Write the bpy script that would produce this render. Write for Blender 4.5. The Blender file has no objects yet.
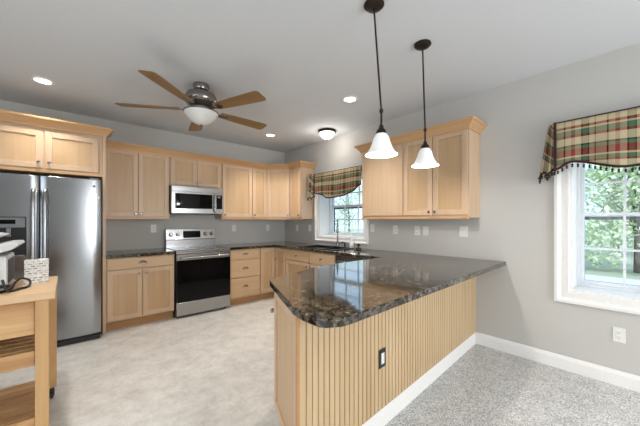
import bpy, bmesh, math, random
from mathutils import Vector, Matrix
random.seed(7)
PI = math.pi
R = math.radians
SC = bpy.context.scene
COL = SC.collection

# ------------------------------------------------------------------ camera, world, lights, exposure
cam = bpy.data.cameras.new('camera')
cam.sensor_fit = 'HORIZONTAL'; cam.sensor_width = 36.0
cam.lens = 287.17 / 640 * 36.0
cam.shift_y = 7.67 / 640
cam.clip_start = 0.05; cam.clip_end = 200
camo = bpy.data.objects.new('camera', cam); COL.objects.link(camo)
camo.location = (-3.2796, -4.809, 1.3209)
camo.rotation_euler = (R(90), 0, R(-41.312))
SC.camera = camo

SC.view_settings.view_transform = 'Standard'
SC.view_settings.look = 'None'
SC.view_settings.gamma = 1.0
SC.view_settings.use_curve_mapping = False
SC.view_settings.exposure = 0.0

world = bpy.data.worlds.new('sky'); SC.world = world
world.use_nodes = True
bg = world.node_tree.nodes['Background']
bg.inputs['Color'].default_value = (0.56, 0.77, 1.0, 1)
bg.inputs['Strength'].default_value = 2.2

def area(name, loc, rot, sx, sy, power, color=(1, 1, 1)):
    l = bpy.data.lights.new(name, 'AREA'); l.shape = 'RECTANGLE'
    l.size = sx; l.size_y = sy; l.energy = power; l.color = color
    o = bpy.data.objects.new(name, l); COL.objects.link(o)
    o.location = loc; o.rotation_euler = rot
    return o
# fill lights added in the unseen window openings behind the camera, as daylight
area('fill_light_dining', (-1.2, -8.05, 1.30), (R(90), 0, 0), 2.0, 2.0, 120, (1.0, 1.0, 1.0))
area('fill_light_side', (-6.05, -4.6, 1.35), (R(90), 0, R(-90)), 3.0, 2.0, 45, (1.0, 1.0, 1.0))
CAN_W, PEND_W, FLUSH_W = 27.0, 18.0, 5.0
WARM = (1.0, 0.95, 0.89)

sun = bpy.data.lights.new('sun', 'SUN'); sun.energy = 2.4; sun.angle = R(3); sun.color = (1.0, .97, .92)
suno = bpy.data.objects.new('sun', sun); COL.objects.link(suno); suno.rotation_euler = (R(28), R(-38), 0)
# ------------------------------------------------------------------ materials
def new_mat(name):
    m = bpy.data.materials.new(name); m.use_nodes = True
    nt = m.node_tree
    b = nt.nodes['Principled BSDF']
    return m, nt, b
def N(nt, t, **kw):
    n = nt.nodes.new(t)
    for k, v in kw.items(): setattr(n, k, v)
    return n
def ramp(nt, stops, interp='LINEAR'):
    r = N(nt, 'ShaderNodeValToRGB'); cr = r.color_ramp; cr.interpolation = interp
    while len(cr.elements) < len(stops): cr.elements.new(0.5)
    for e, (p, c) in zip(cr.elements, stops):
        e.position = p; e.color = (c[0], c[1], c[2], 1)
    return r
def s2l(*c):
    return tuple(((x / 255) / 12.92 if x <= 10 else (((x / 255) + .055) / 1.055) ** 2.4) for x in c)
def noise(nt, coord, scale, detail=3, rough=.5, mapping=None):
    n = N(nt, 'ShaderNodeTexNoise'); n.inputs['Scale'].default_value = scale
    n.inputs['Detail'].default_value = detail; n.inputs['Roughness'].default_value = rough
    if mapping:
        mp = N(nt, 'ShaderNodeMapping'); mp.inputs['Scale'].default_value = mapping
        nt.links.new(coord, mp.inputs['Vector']); nt.links.new(mp.outputs['Vector'], n.inputs['Vector'])
    else: nt.links.new(coord, n.inputs['Vector'])
    return n
def plain(name, col, rough=.5, metal=0.0, bump=0.0, bscale=80, spec=.5):
    m, nt, b = new_mat(name)
    b.inputs['Base Color'].default_value = (*col, 1)
    b.inputs['Roughness'].default_value = rough; b.inputs['Metallic'].default_value = metal
    b.inputs['Specular IOR Level'].default_value = spec
    tc = N(nt, 'ShaderNodeTexCoord')
    n = noise(nt, tc.outputs['Object'], bscale, 4)
    r = ramp(nt, [(0.3, tuple(x * .95 for x in col)), (0.7, tuple(min(1, x * 1.03) for x in col))])
    nt.links.new(n.outputs['Fac'], r.inputs['Fac']); nt.links.new(r.outputs['Color'], b.inputs['Base Color'])
    if bump:
        bp = N(nt, 'ShaderNodeBump'); bp.inputs['Strength'].default_value = bump; bp.inputs['Distance'].default_value = .004
        nt.links.new(n.outputs['Fac'], bp.inputs['Height']); nt.links.new(bp.outputs['Normal'], b.inputs['Normal'])
    return m
def wood(name, c1, c2, axis='Z', rough=.38, scale=1.0, spread=.25):
    """grain stretched along axis, each object shifted by its own random"""
    m, nt, b = new_mat(name)
    tc = N(nt, 'ShaderNodeTexCoord'); oi = N(nt, 'ShaderNodeObjectInfo')
    add = N(nt, 'ShaderNodeVectorMath', operation='ADD')
    sc = N(nt, 'ShaderNodeVectorMath', operation='SCALE'); sc.inputs['Scale'].default_value = 13.0
    cmb = N(nt, 'ShaderNodeCombineXYZ')
    for i in range(3): nt.links.new(oi.outputs['Random'], cmb.inputs[i])
    nt.links.new(cmb.outputs[0], sc.inputs[0]); nt.links.new(tc.outputs['Object'], add.inputs[0]); nt.links.new(sc.outputs[0], add.inputs[1])
    st = {'X': (1.2, 22, 22), 'Y': (22, 1.2, 22), 'Z': (22, 22, 1.2)}[axis]
    n1 = noise(nt, add.outputs[0], 1.0 * scale, 5, .55, st)
    st2 = {'X': (.8, 5, 5), 'Y': (5, .8, 5), 'Z': (5, 5, .8)}[axis]
    n2 = noise(nt, add.outputs[0], 1.0 * scale, 2, .5, st2)
    mx = N(nt, 'ShaderNodeMath', operation='ADD'); mm = N(nt, 'ShaderNodeMath', operation='MULTIPLY'); mm.inputs[1].default_value = .5
    nt.links.new(n1.outputs['Fac'], mx.inputs[0]); nt.links.new(n2.outputs['Fac'], mx.inputs[1]); nt.links.new(mx.outputs[0], mm.inputs[0])
    r = ramp(nt, [(.5 - spread, c2), (.5 + spread, c1)])
    nt.links.new(mm.outputs[0], r.inputs['Fac']); nt.links.new(r.outputs['Color'], b.inputs['Base Color'])
    b.inputs['Roughness'].default_value = rough
    return m
def emit(name, col, strength, rough=.3):
    m, nt, b = new_mat(name)
    b.inputs['Base Color'].default_value = (*col, 1); b.inputs['Roughness'].default_value = rough
    b.inputs['Emission Color'].default_value = (*col, 1); b.inputs['Emission Strength'].default_value = strength
    return m
def steel(name, col=(.41, .41, .41), rough=.24, axis='X'):
    m, nt, b = new_mat(name)
    b.inputs['Metallic'].default_value = 1.0
    tc = N(nt, 'ShaderNodeTexCoord')
    st = {'X': (3, 260, 260), 'Z': (260, 260, 3)}[axis]
    n = noise(nt, tc.outputs['Object'], 1.0, 3, .6, st)
    r = ramp(nt, [(.3, tuple(x * .97 for x in col)), (.7, col)])
    nt.links.new(n.outputs['Fac'], r.inputs['Fac']); nt.links.new(r.outputs['Color'], b.inputs['Base Color'])
    mr = N(nt, 'ShaderNodeMapRange'); mr.inputs['To Min'].default_value = rough - .02; mr.inputs['To Max'].default_value = rough + .03
    nt.links.new(n.outputs['Fac'], mr.inputs['Value']); nt.links.new(mr.outputs[0], b.inputs['Roughness'])
    return m

M = {}
M['wall'] = plain('wall_paint', s2l(194, 191, 185), .85, bump=.05, bscale=140)
M['ceiling'] = plain('ceiling_paint', s2l(214, 216, 218), .9, bump=.08, bscale=120)
M['trim'] = plain('white_trim_paint', s2l(236, 234, 230), .4)
M['vinyl'] = plain('white_vinyl', s2l(236, 238, 240), .35)
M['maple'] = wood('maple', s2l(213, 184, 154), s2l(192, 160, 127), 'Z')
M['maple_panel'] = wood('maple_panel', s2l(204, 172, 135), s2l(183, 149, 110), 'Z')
M['maple_h'] = wood('maple_horizontal', s2l(216, 186, 150), s2l(196, 160, 120), 'X')
M['maple_crown'] = wood('maple_crown', s2l(206, 166, 122), s2l(182, 138, 92), 'X')
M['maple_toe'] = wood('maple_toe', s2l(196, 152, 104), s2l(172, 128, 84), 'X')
M['maple_in'] = plain('cabinet_shadow_gap', s2l(120, 84, 54), .7)
M['bead'] = wood('beadboard_maple', s2l(208, 182, 144), s2l(186, 156, 116), 'Z', spread=.22)
M['nickel'] = plain('brushed_nickel', (.36, .34, .32), .26, 1.0)
M['faucet_metal'] = plain('faucet_metal', (.22, .22, .22), .25, 1.0)
M['silver'] = plain('silver_paint', s2l(196, 196, 194), .42, .35)
M['bronze'] = plain('dark_bronze', s2l(58, 50, 45), .38, .8)
M['black_plastic'] = plain('black_plastic', (.012, .012, .013), .3)
M['black_glass'] = plain('black_glass', (.003, .003, .004), .05, spec=.18)
M['steel'] = steel('stainless', axis='X')
M['steel_v'] = steel('stainless_door', (.34, .35, .36), .20, axis='X')
M['dark_steel'] = steel('dark_stainless', (.20, .20, .21), .3)
M['grey_plastic'] = plain('grey_plastic', s2l(120, 122, 124), .4)
M['white_plastic'] = plain('white_plastic', s2l(228, 227, 222), .35)
M['fan_blade'] = wood('fan_blade_oak', s2l(152, 116, 72), s2l(112, 82, 48), 'X', rough=.35, scale=1.4)
M['fan_metal'] = plain('fan_pewter', s2l(150, 145, 140), .22, .95)
M['shade_glass'] = emit('frosted_white_shade', (.93, .92, .90), .2)
M['bowl_glass'] = plain('alabaster_bowl', (.72, .71, .68), .25)
M['flush_glass'] = emit('lit_flush_glass', (1.0, .97, .92), 1.6)
M['can_lens'] = emit('lit_downlight_lens', (1.0, .97, .92), 6.0)
M['wheel'] = plain('caster_rubber', (.02, .02, .02), .5)
M['butcher'] = wood('butcher_block', s2l(214, 186, 150), s2l(186, 150, 110), 'X', rough=.45)
M['pine'] = wood('cart_pine', s2l(206, 166, 116), s2l(160, 114, 70), 'X', rough=.5, spread=.12)
M['pine_v'] = wood('cart_pine_upright', s2l(206, 168, 118), s2l(166, 122, 76), 'Z', rough=.5)
M['trim_braid'] = plain('dark_braid', s2l(54, 30, 28), .9, bump=.4, bscale=300)
M['tassel'] = plain('tassel_wool', s2l(48, 40, 36), .95)
M['bark'] = plain('bark', s2l(104, 92, 80), .9, bump=.5, bscale=12)
M['asphalt'] = plain('pale_road', s2l(206, 206, 200), .9)
M['soap'] = plain('clear_soap', s2l(200, 205, 205), .15)
M['label_paper'] = plain('label_paper', s2l(232, 232, 228), .6)
M['screen'] = plain('screen_frame_grey', s2l(96, 104, 112), .5)
M['cord'] = plain('black_cord', (.01, .01, .01), .5)

def granite():
    m, nt, b = new_mat('black_granite')
    tc = N(nt, 'ShaderNodeTexCoord')
    n1 = noise(nt, tc.outputs['Object'], 33, 7, .74)
    r1 = ramp(nt, [(.44, s2l(3, 3, 3)), (.50, s2l(28, 24, 21)), (.535, s2l(140, 126, 105)), (.575, s2l(30, 27, 25)), (.66, s2l(186, 177, 160))])
    n2 = noise(nt, tc.outputs['Object'], 5, 4, .6)
    r2 = ramp(nt, [(.35, (.36, .36, .36)), (.65, (.95, .92, .86))])
    mx = N(nt, 'ShaderNodeMix', data_type='RGBA', blend_type='MULTIPLY'); mx.inputs['Factor'].default_value = 1
    nt.links.new(n1.outputs['Fac'], r1.inputs['Fac']); nt.links.new(n2.outputs['Fac'], r2.inputs['Fac'])
    nt.links.new(r1.outputs['Color'], mx.inputs['A']); nt.links.new(r2.outputs['Color'], mx.inputs['B'])
    v = N(nt, 'ShaderNodeTexVoronoi'); v.inputs['Scale'].default_value = 95; nt.links.new(tc.outputs['Object'], v.inputs['Vector'])
    r3 = ramp(nt, [(.0, (1, 1, 1)), (.16, (0, 0, 0))])
    nt.links.new(v.outputs['Distance'], r3.inputs['Fac'])
    ms = N(nt, 'ShaderNodeMath', operation='MULTIPLY'); ms.inputs[1].default_value = .35
    nt.links.new(r3.outputs['Color'], ms.inputs[0])
    mx2 = N(nt, 'ShaderNodeMix', data_type='RGBA'); nt.links.new(ms.outputs[0], mx2.inputs['Factor'])
    nt.links.new(mx.outputs['Result'], mx2.inputs['A']); mx2.inputs['B'].default_value = (.42, .40, .36, 1)
    nt.links.new(mx2.outputs['Result'], b.inputs['Base Color'])
    b.inputs['Roughness'].default_value = .07; b.inputs['Specular IOR Level'].default_value = .75
    return m
M['granite'] = granite()
def tile():
    m, nt, b = new_mat('vinyl_tile_floor')
    tc = N(nt, 'ShaderNodeTexCoord')
    n1 = noise(nt, tc.outputs['Object'], 6.0, 9, .72); n2 = noise(nt, tc.outputs['Object'], 30, 5, .6)
    r1 = ramp(nt, [(.30, s2l(188, 184, 176)), (.5, s2l(210, 206, 199)), (.68, s2l(226, 223, 217))])
    r2 = ramp(nt, [(.3, (.90, .90, .90)), (.7, (1.03, 1.03, 1.03))])
    nt.links.new(n1.outputs['Fac'], r1.inputs['Fac']); nt.links.new(n2.outputs['Fac'], r2.inputs['Fac'])
    mx = N(nt, 'ShaderNodeMix', data_type='RGBA', blend_type='MULTIPLY'); mx.inputs['Factor'].default_value = 1
    nt.links.new(r1.outputs['Color'], mx.inputs['A']); nt.links.new(r2.outputs['Color'], mx.inputs['B'])
    br = N(nt, 'ShaderNodeTexBrick'); br.offset = 0.5; br.inputs['Scale'].default_value = 1.0
    br.inputs['Brick Width'].default_value = .46; br.inputs['Row Height'].default_value = .46; br.inputs['Mortar Size'].default_value = .003
    br.inputs['Color1'].default_value = (1, 1, 1, 1); br.inputs['Color2'].default_value = (.97, .97, .968, 1); br.inputs['Mortar'].default_value = (.92, .918, .91, 1)
    nt.links.new(tc.outputs['Object'], br.inputs['Vector'])
    mx2 = N(nt, 'ShaderNodeMix', data_type='RGBA', blend_type='MULTIPLY'); mx2.inputs['Factor'].default_value = 1
    nt.links.new(mx.outputs['Result'], mx2.inputs['A']); nt.links.new(br.outputs['Color'], mx2.inputs['B'])
    nt.links.new(mx2.outputs['Result'], b.inputs['Base Color']); b.inputs['Roughness'].default_value = .42
    return m
M['tile'] = tile()
def carpet():
    m, nt, b = new_mat('grey_carpet')
    tc = N(nt, 'ShaderNodeTexCoord')
    n1 = noise(nt, tc.outputs['Object'], 115, 4, .75); n2 = noise(nt, tc.outputs['Object'], 9, 3)
    r1 = ramp(nt, [(.34, s2l(120, 118, 116)), (.5, s2l(208, 206, 203)), (.62, s2l(248, 246, 243))])
    nt.links.new(n1.outputs['Fac'], r1.inputs['Fac'])
    r2 = ramp(nt, [(.3, (.88, .88, .88)), (.7, (1.05, 1.05, 1.05))]); nt.links.new(n2.outputs['Fac'], r2.inputs['Fac'])
    mx = N(nt, 'ShaderNodeMix', data_type='RGBA', blend_type='MULTIPLY'); mx.inputs['Factor'].default_value = 1
    nt.links.new(r1.outputs['Color'], mx.inputs['A']); nt.links.new(r2.outputs['Color'], mx.inputs['B'])
    nt.links.new(mx.outputs['Result'], b.inputs['Base Color']); b.inputs['Roughness'].default_value = .95
    bp = N(nt, 'ShaderNodeBump'); bp.inputs['Strength'].default_value = .8; bp.inputs['Distance'].default_value = .01
    nt.links.new(n1.outputs['Fac'], bp.inputs['Height']); nt.links.new(bp.outputs['Normal'], b.inputs['Normal'])
    return m
M['carpet'] = carpet()
def plaid():
    m, nt, b = new_mat('plaid_fabric')
    uv = N(nt, 'ShaderNodeUVMap'); uv.uv_map = 'UVMap'
    sp = N(nt, 'ShaderNodeSeparateXYZ'); nt.links.new(uv.outputs['UV'], sp.inputs[0])
    cream, red, green, dark = s2l(192, 178, 144), s2l(122, 16, 28), s2l(74, 104, 78), s2l(52, 24, 24)
    def stripes(out, period, stops):
        d = N(nt, 'ShaderNodeMath', operation='DIVIDE'); d.inputs[1].default_value = period
        f = N(nt, 'ShaderNodeMath', operation='FRACT')
        nt.links.new(out, d.inputs[0]); nt.links.new(d.outputs[0], f.inputs[0])
        r = ramp(nt, stops, 'CONSTANT'); nt.links.new(f.outputs[0], r.inputs['Fac'])
        return r
    rv = stripes(sp.outputs['Y'], .44, [(0, cream), (.12, red), (.17, cream), (.20, green), (.30, red), (.35, cream), (.49, dark), (.52, green), (.575, red), (.71, cream), (.74, green), (.81, red), (.845, cream)])
    ru = stripes(sp.outputs['X'], .26, [(0, cream), (.22, dark), (.26, cream), (.40, s2l(150, 96, 84)), (.50, cream), (.64, dark), (.68, green), (.80, dark), (.83, cream), (.95, red), (.98, cream)])
    mx = N(nt, 'ShaderNodeMix', data_type='RGBA'); mx.inputs['Factor'].default_value = .36
    nt.links.new(rv.outputs['Color'], mx.inputs['A']); nt.links.new(ru.outputs['Color'], mx.inputs['B'])
    nt.links.new(mx.outputs['Result'], b.inputs['Base Color']); b.inputs['Roughness'].default_value = .9
    b.inputs['Specular IOR Level'].default_value = .1
    tc = N(nt, 'ShaderNodeTexCoord'); n = noise(nt, tc.outputs['Object'], 500, 2)
    bp = N(nt, 'ShaderNodeBump'); bp.inputs['Strength'].default_value = .15; bp.inputs['Distance'].default_value = .002
    nt.links.new(n.outputs['Fac'], bp.inputs['Height']); nt.links.new(bp.outputs['Normal'], b.inputs['Normal'])
    return m
M['plaid'] = plaid()
def glass():
    m = bpy.data.materials.new('window_glass'); m.use_nodes = True; nt = m.node_tree
    nt.nodes.clear()
    o = N(nt, 'ShaderNodeOutputMaterial'); t = N(nt, 'ShaderNodeBsdfTransparent'); g = N(nt, 'ShaderNodeBsdfGlossy')
    g.inputs['Roughness'].default_value = .02; fr = N(nt, 'ShaderNodeFresnel'); fr.inputs['IOR'].default_value = 1.45
    t.inputs['Color'].default_value = (.96, .98, .98, 1)
    mx = N(nt, 'ShaderNodeMixShader'); ge = N(nt, 'ShaderNodeNewGeometry')
    sb_ = N(nt, 'ShaderNodeMath', operation='SUBTRACT'); sb_.inputs[0].default_value = 1.0; nt.links.new(ge.outputs['Backfacing'], sb_.inputs[1])
    ml = N(nt, 'ShaderNodeMath', operation='MULTIPLY'); nt.links.new(fr.outputs[0], ml.inputs[0]); nt.links.new(sb_.outputs[0], ml.inputs[1])
    nt.links.new(ml.outputs[0], mx.inputs[0]); nt.links.new(t.outputs[0], mx.inputs[1]); nt.links.new(g.outputs[0], mx.inputs[2]); nt.links.new(mx.outputs[0], o.inputs[0])
    return m
M['glass'] = glass()
def leaf(name, a, b_):
    m, nt, b = new_mat(name)
    ge = N(nt, 'ShaderNodeNewGeometry'); r = ramp(nt, [(0, a), (1, b_)])
    nt.links.new(ge.outputs['Random Per Island'], r.inputs['Fac']); nt.links.new(r.outputs['Color'], b.inputs['Base Color'])
    b.inputs['Roughness'].default_value = .6
    return m
M['leaf'] = leaf('spring_leaves', s2l(172, 188, 134), s2l(234, 240, 208))
M['leaf_pale'] = leaf('pale_leaves', s2l(190, 205, 170), s2l(236, 240, 222))
M['lawn'] = plain('lawn_grass', s2l(168, 172, 152), .95, bump=.6, bscale=6)
def marks():
    """white carton printed with rows of small grey marks"""
    m, nt, b = new_mat('printed_carton')
    tc = N(nt, 'ShaderNodeTexCoord')
    mp = N(nt, 'ShaderNodeMapping'); mp.inputs['Rotation'].default_value = (R(90), 0, 0)
    nt.links.new(tc.outputs['Object'], mp.inputs['Vector'])
    br = N(nt, 'ShaderNodeTexBrick'); br.offset = .37
    br.inputs['Scale'].default_value = 1; br.inputs['Brick Width'].default_value = .027; br.inputs['Row Height'].default_value = .0155
    br.inputs['Mortar Size'].default_value = .0045; br.inputs['Mortar Smooth'].default_value = .3
    br.inputs['Color1'].default_value = (*s2l(230, 230, 226), 1); br.inputs['Color2'].default_value = (*s2l(140, 140, 138), 1); br.inputs['Mortar'].default_value = (*s2l(222, 221, 218), 1)
    nt.links.new(mp.outputs[0], br.inputs['Vector'])
    n = noise(nt, tc.outputs['Object'], 120, 3); r = ramp(nt, [(.35, (.75, .75, .75)), (.6, (1.05, 1.05, 1.05))]); nt.links.new(n.outputs['Fac'], r.inputs['Fac'])
    mx = N(nt, 'ShaderNodeMix', data_type='RGBA', blend_type='MULTIPLY'); mx.inputs['Factor'].default_value = 1
    nt.links.new(br.outputs['Color'], mx.inputs['A']); nt.links.new(r.outputs['Color'], mx.inputs['B'])
    nt.links.new(mx.outputs['Result'], b.inputs['Base Color']); b.inputs['Roughness'].default_value = .6
    return m
M['carton'] = marks()

# ------------------------------------------------------------------ mesh builder
class MB:
    def __init__(s): s.bm = bmesh.new()
    def _x(s, verts, mat):
        if mat is not None: bmesh.ops.transform(s.bm, matrix=mat, verts=verts)
    def box(s, x0, x1, y0, y1, z0, z1, mat=None):
        v = [s.bm.verts.new(p) for p in ((x0,y0,z0),(x1,y0,z0),(x1,y1,z0),(x0,y1,z0),(x0,y0,z1),(x1,y0,z1),(x1,y1,z1),(x0,y1,z1))]
        for f in ((0,3,2,1),(4,5,6,7),(0,1,5,4),(1,2,6,5),(2,3,7,6),(3,0,4,7)): s.bm.faces.new([v[i] for i in f])
        s._x(v, mat); return s
    def prism(s, poly, z0, z1, mat=None):
        a = [s.bm.verts.new((p[0], p[1], z0)) for p in poly]; b = [s.bm.verts.new((p[0], p[1], z1)) for p in poly]
        n = len(poly)
        s.bm.faces.new(a[::-1]); s.bm.faces.new(b)
        for i in range(n): s.bm.faces.new((a[i], a[(i+1) % n], b[(i+1) % n], b[i]))
        s._x(a + b, mat); return s
    def holed(s, outer, holes, z0, z1, mat=None):
        """flat plate with holes between z0 and z1"""
        t = bmesh.new(); es = []
        for loop in [outer] + holes:
            vs = [t.verts.new((p[0], p[1], z0)) for p in loop]
            es += [t.edges.new((vs[i], vs[(i+1) % len(vs)])) for i in range(len(vs))]
        bmesh.ops.triangle_fill(t, use_beauty=True, use_dissolve=False, edges=es)
        r = bmesh.ops.extrude_face_region(t, geom=t.faces[:])
        for g in r['geom']:
            if isinstance(g, bmesh.types.BMVert): g.co.z = z1
        bmesh.ops.recalc_face_normals(t, faces=t.faces[:])
        if mat is not None: bmesh.ops.transform(t, matrix=mat, verts=t.verts[:])
        me = bpy.data.meshes.new('tmp'); t.to_mesh(me); t.free(); s.bm.from_mesh(me); bpy.data.meshes.remove(me); return s
    def lathe(s, prof, seg=24, mat=None):
        rings = []; allv = []
        for r, z in prof:
            if r < 1e-6: ring = [s.bm.verts.new((0, 0, z))]
            else: ring = [s.bm.verts.new((r*math.cos(2*PI*k/seg), r*math.sin(2*PI*k/seg), z)) for k in range(seg)]
            rings.append(ring); allv += ring
        for a, b in zip(rings, rings[1:]):
            for k in range(seg):
                k2 = (k+1) % seg
                if len(a) == 1 and len(b) == 1: continue
                if len(a) == 1: s.bm.faces.new((a[0], b[k2], b[k]))
                elif len(b) == 1: s.bm.faces.new((a[k], a[k2], b[0]))
                else: s.bm.faces.new((a[k], a[k2], b[k2], b[k]))
        s._x(allv, mat); return s
    def cyl(s, r, z0, z1, seg=24, mat=None):
        return s.lathe([(0, z0), (r, z0), (r, z1), (0, z1)], seg, mat)
    def sphere(s, r, c=(0,0,0), seg=14, mat=None, sz=1.0):
        n = 8
        return s.lathe([(r*math.sin(PI*i/n) if 0 < i < n else 0, -r*sz*math.cos(PI*i/n)) for i in range(n+1)], seg, (mat or Matrix()) @ Matrix.Translation(c))
    def tube(s, pts, r, seg=10, closed=False, mat=None):
        pts = [Vector(p) for p in pts]; n = len(pts); rings = []; allv = []
        up = None
        for i, p in enumerate(pts):
            if closed: d = pts[(i+1) % n] - pts[i-1]
            else: d = pts[min(i+1, n-1)] - pts[max(i-1, 0)]
            d.normalize()
            if up is None: up = d.orthogonal().normalized()
            up = (up - d*up.dot(d)).normalized(); w = d.cross(up)
            rr = r[i] if isinstance(r, (list, tuple)) else r
            ring = [s.bm.verts.new(p + (up*math.cos(2*PI*k/seg) + w*math.sin(2*PI*k/seg))*rr) for k in range(seg)]
            rings.append(ring); allv += ring
        for i in range(n if closed else n-1):
            a, b = rings[i], rings[(i+1) % n]
            for k in range(seg): s.bm.faces.new((a[k], a[(k+1) % seg], b[(k+1) % seg], b[k]))
        if not closed: s.bm.faces.new(rings[0][::-1]); s.bm.faces.new(rings[-1])
        s._x(allv, mat); return s
    def sweep(s, path, prof, closed=False, mat=None):
        """prof (out, z) polygon swept along a 2-D plan path with mitred corners; out is to the right of travel"""
        P = [Vector((p[0], p[1])) for p in path]; n = len(P); rings = []; allv = []
        for i in range(n):
            ds = []
            if closed or i > 0: ds.append((P[i] - P[i-1]).normalized())
            if closed or i < n-1: ds.append((P[(i+1) % n] - P[i]).normalized())
            ns = [Vector((d.y, -d.x)) for d in ds]
            mvec = sum(ns, Vector((0, 0))).normalized(); k = 1 / max(.3, mvec.dot(ns[0]))
            ring = [s.bm.verts.new((P[i].x + mvec.x*k*o, P[i].y + mvec.y*k*o, z)) for o, z in prof]
            rings.append(ring); allv += ring
        m = len(prof)
        for i in range(n if closed else n-1):
            a, b = rings[i], rings[(i+1) % n]
            for j in range(m): s.bm.faces.new((a[j], b[j], b[(j+1) % m], a[(j+1) % m]))
        if not closed: s.bm.faces.new(rings[0]); s.bm.faces.new(rings[-1][::-1])
        s._x(allv, mat); return s
    def build(s, name, mat, parent=None, bevel=0.0, smooth=False, segs=2):
        bmesh.ops.recalc_face_normals(s.bm, faces=s.bm.faces[:])
        me = bpy.data.meshes.new(name); s.bm.to_mesh(me); s.bm.free()
        o = bpy.data.objects.new(name, me); COL.objects.link(o)
        me.materials.append(mat)
        if parent is not None: o.parent = parent
        if smooth:
            for p in me.polygons: p.use_smooth = True
            try: me.set_sharp_from_angle(angle=R(40))
            except Exception: pass
        if bevel:
            b = o.modifiers.new('bevel', 'BEVEL'); b.width = bevel; b.segments = segs; b.limit_method = 'ANGLE'; b.angle_limit = R(40)
        return o
def rot(axis, deg): return Matrix.Rotation(R(deg), 4, axis)
def T(*p): return Matrix.Translation(p)
FRONT = rot('X', 90)          # +z of a lathe turned to -y (out of a cabinet face)

def tag(o, label, cat, group=None, kind=None):
    o['label'] = label; o['category'] = cat
    if group: o['group'] = group
    if kind: o['kind'] = kind
    return o
def thing(name, label, cat, loc=(0, 0, 0), rz=0, group=None):
    o = bpy.data.objects.new(name, None); COL.objects.link(o); o.empty_display_size = .1
    o.location = loc; o.rotation_euler = (0, 0, rz)
    return tag(o, label, cat, group)
def struct(o): o['kind'] = 'structure'; return o
def copy_tree(o, parent=None):
    kids = [k for k in list(o.children)]
    c = o.copy(); COL.objects.link(c)
    if parent is not None: c.parent = parent
    for k in kids: copy_tree(k, c)
    return c

# ------------------------------------------------------------------ the room
H = 2.683
XL, YF = -6.0, -8.0
CX0, CY1 = -2.486, -3.604      # carpet begins at the peninsula's dining face
struct(MB().holed([(XL, YF), (0.0, YF), (0.0, 0.0), (XL, 0.0)], [], -.06, 0.0).build('floor', M['tile']))
struct(MB().prism([(CX0, YF), (0, YF), (0, CY1), (CX0, CY1 - .142)], 0.0005, .012).build('floor_carpet', M['carpet']))
struct(MB().box(XL - .1, .36, YF - .1, .15, H, H + .12).build('ceiling', M['ceiling']))
struct(MB().box(XL - .1, .36, 0, .15, -.06, H).build('wall_back', M['wall']))
# right wall (x 0 .. .36), two window openings; plate coordinates (y, z)
W1 = (-2.060, -1.050, 1.060, 2.060)     # kitchen window opening y0 y1 z0 z1
W2 = (-5.250, -4.372, 0.715, 1.990)     # dining window opening
YZ = Matrix(((0, 0, 1, 0), (1, 0, 0, 0), (0, 1, 0, 0), (0, 0, 0, 1)))   # (a,b,c) -> (c,a,b)
def hole(w): return [(w[0], w[2]), (w[1], w[2]), (w[1], w[3]), (w[0], w[3])]
struct(MB().holed([(YF, -.06), (0, -.06), (0, H), (YF, H)], [hole(W1), hole(W2)], 0, .36, YZ).build('wall_right', M['wall']))
# walls behind the camera, each with an unseen opening added for a fill light
W3 = (-2.3, -.1, .25, 2.3); W4 = (-6.2, -3.0, .25, 2.3)
XZ = Matrix(((1, 0, 0, 0), (0, 0, 1, 0), (0, 1, 0, 0), (0, 0, 0, 1)))
struct(MB().holed([(XL, -.06), (.36, -.06), (.36, H), (XL, H)], [hole(W3)], YF - .1, YF, XZ).build('wall_front', M['wall']))
struct(MB().holed([(YF, -.06), (0, -.06), (0, H), (YF, H)], [hole(W4)], XL - .1, XL, YZ).build('wall_left', M['wall']))
BASE_PROF = [(0, .012), (.015, .012), (.015, .105), (.010, .118), (.010, .124), (.004, .134), (0, .134)]
struct(MB().sweep([(0, -3.606), (0, YF)], BASE_PROF).build('baseboard_right', M['trim'], bevel=.0015))

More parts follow.
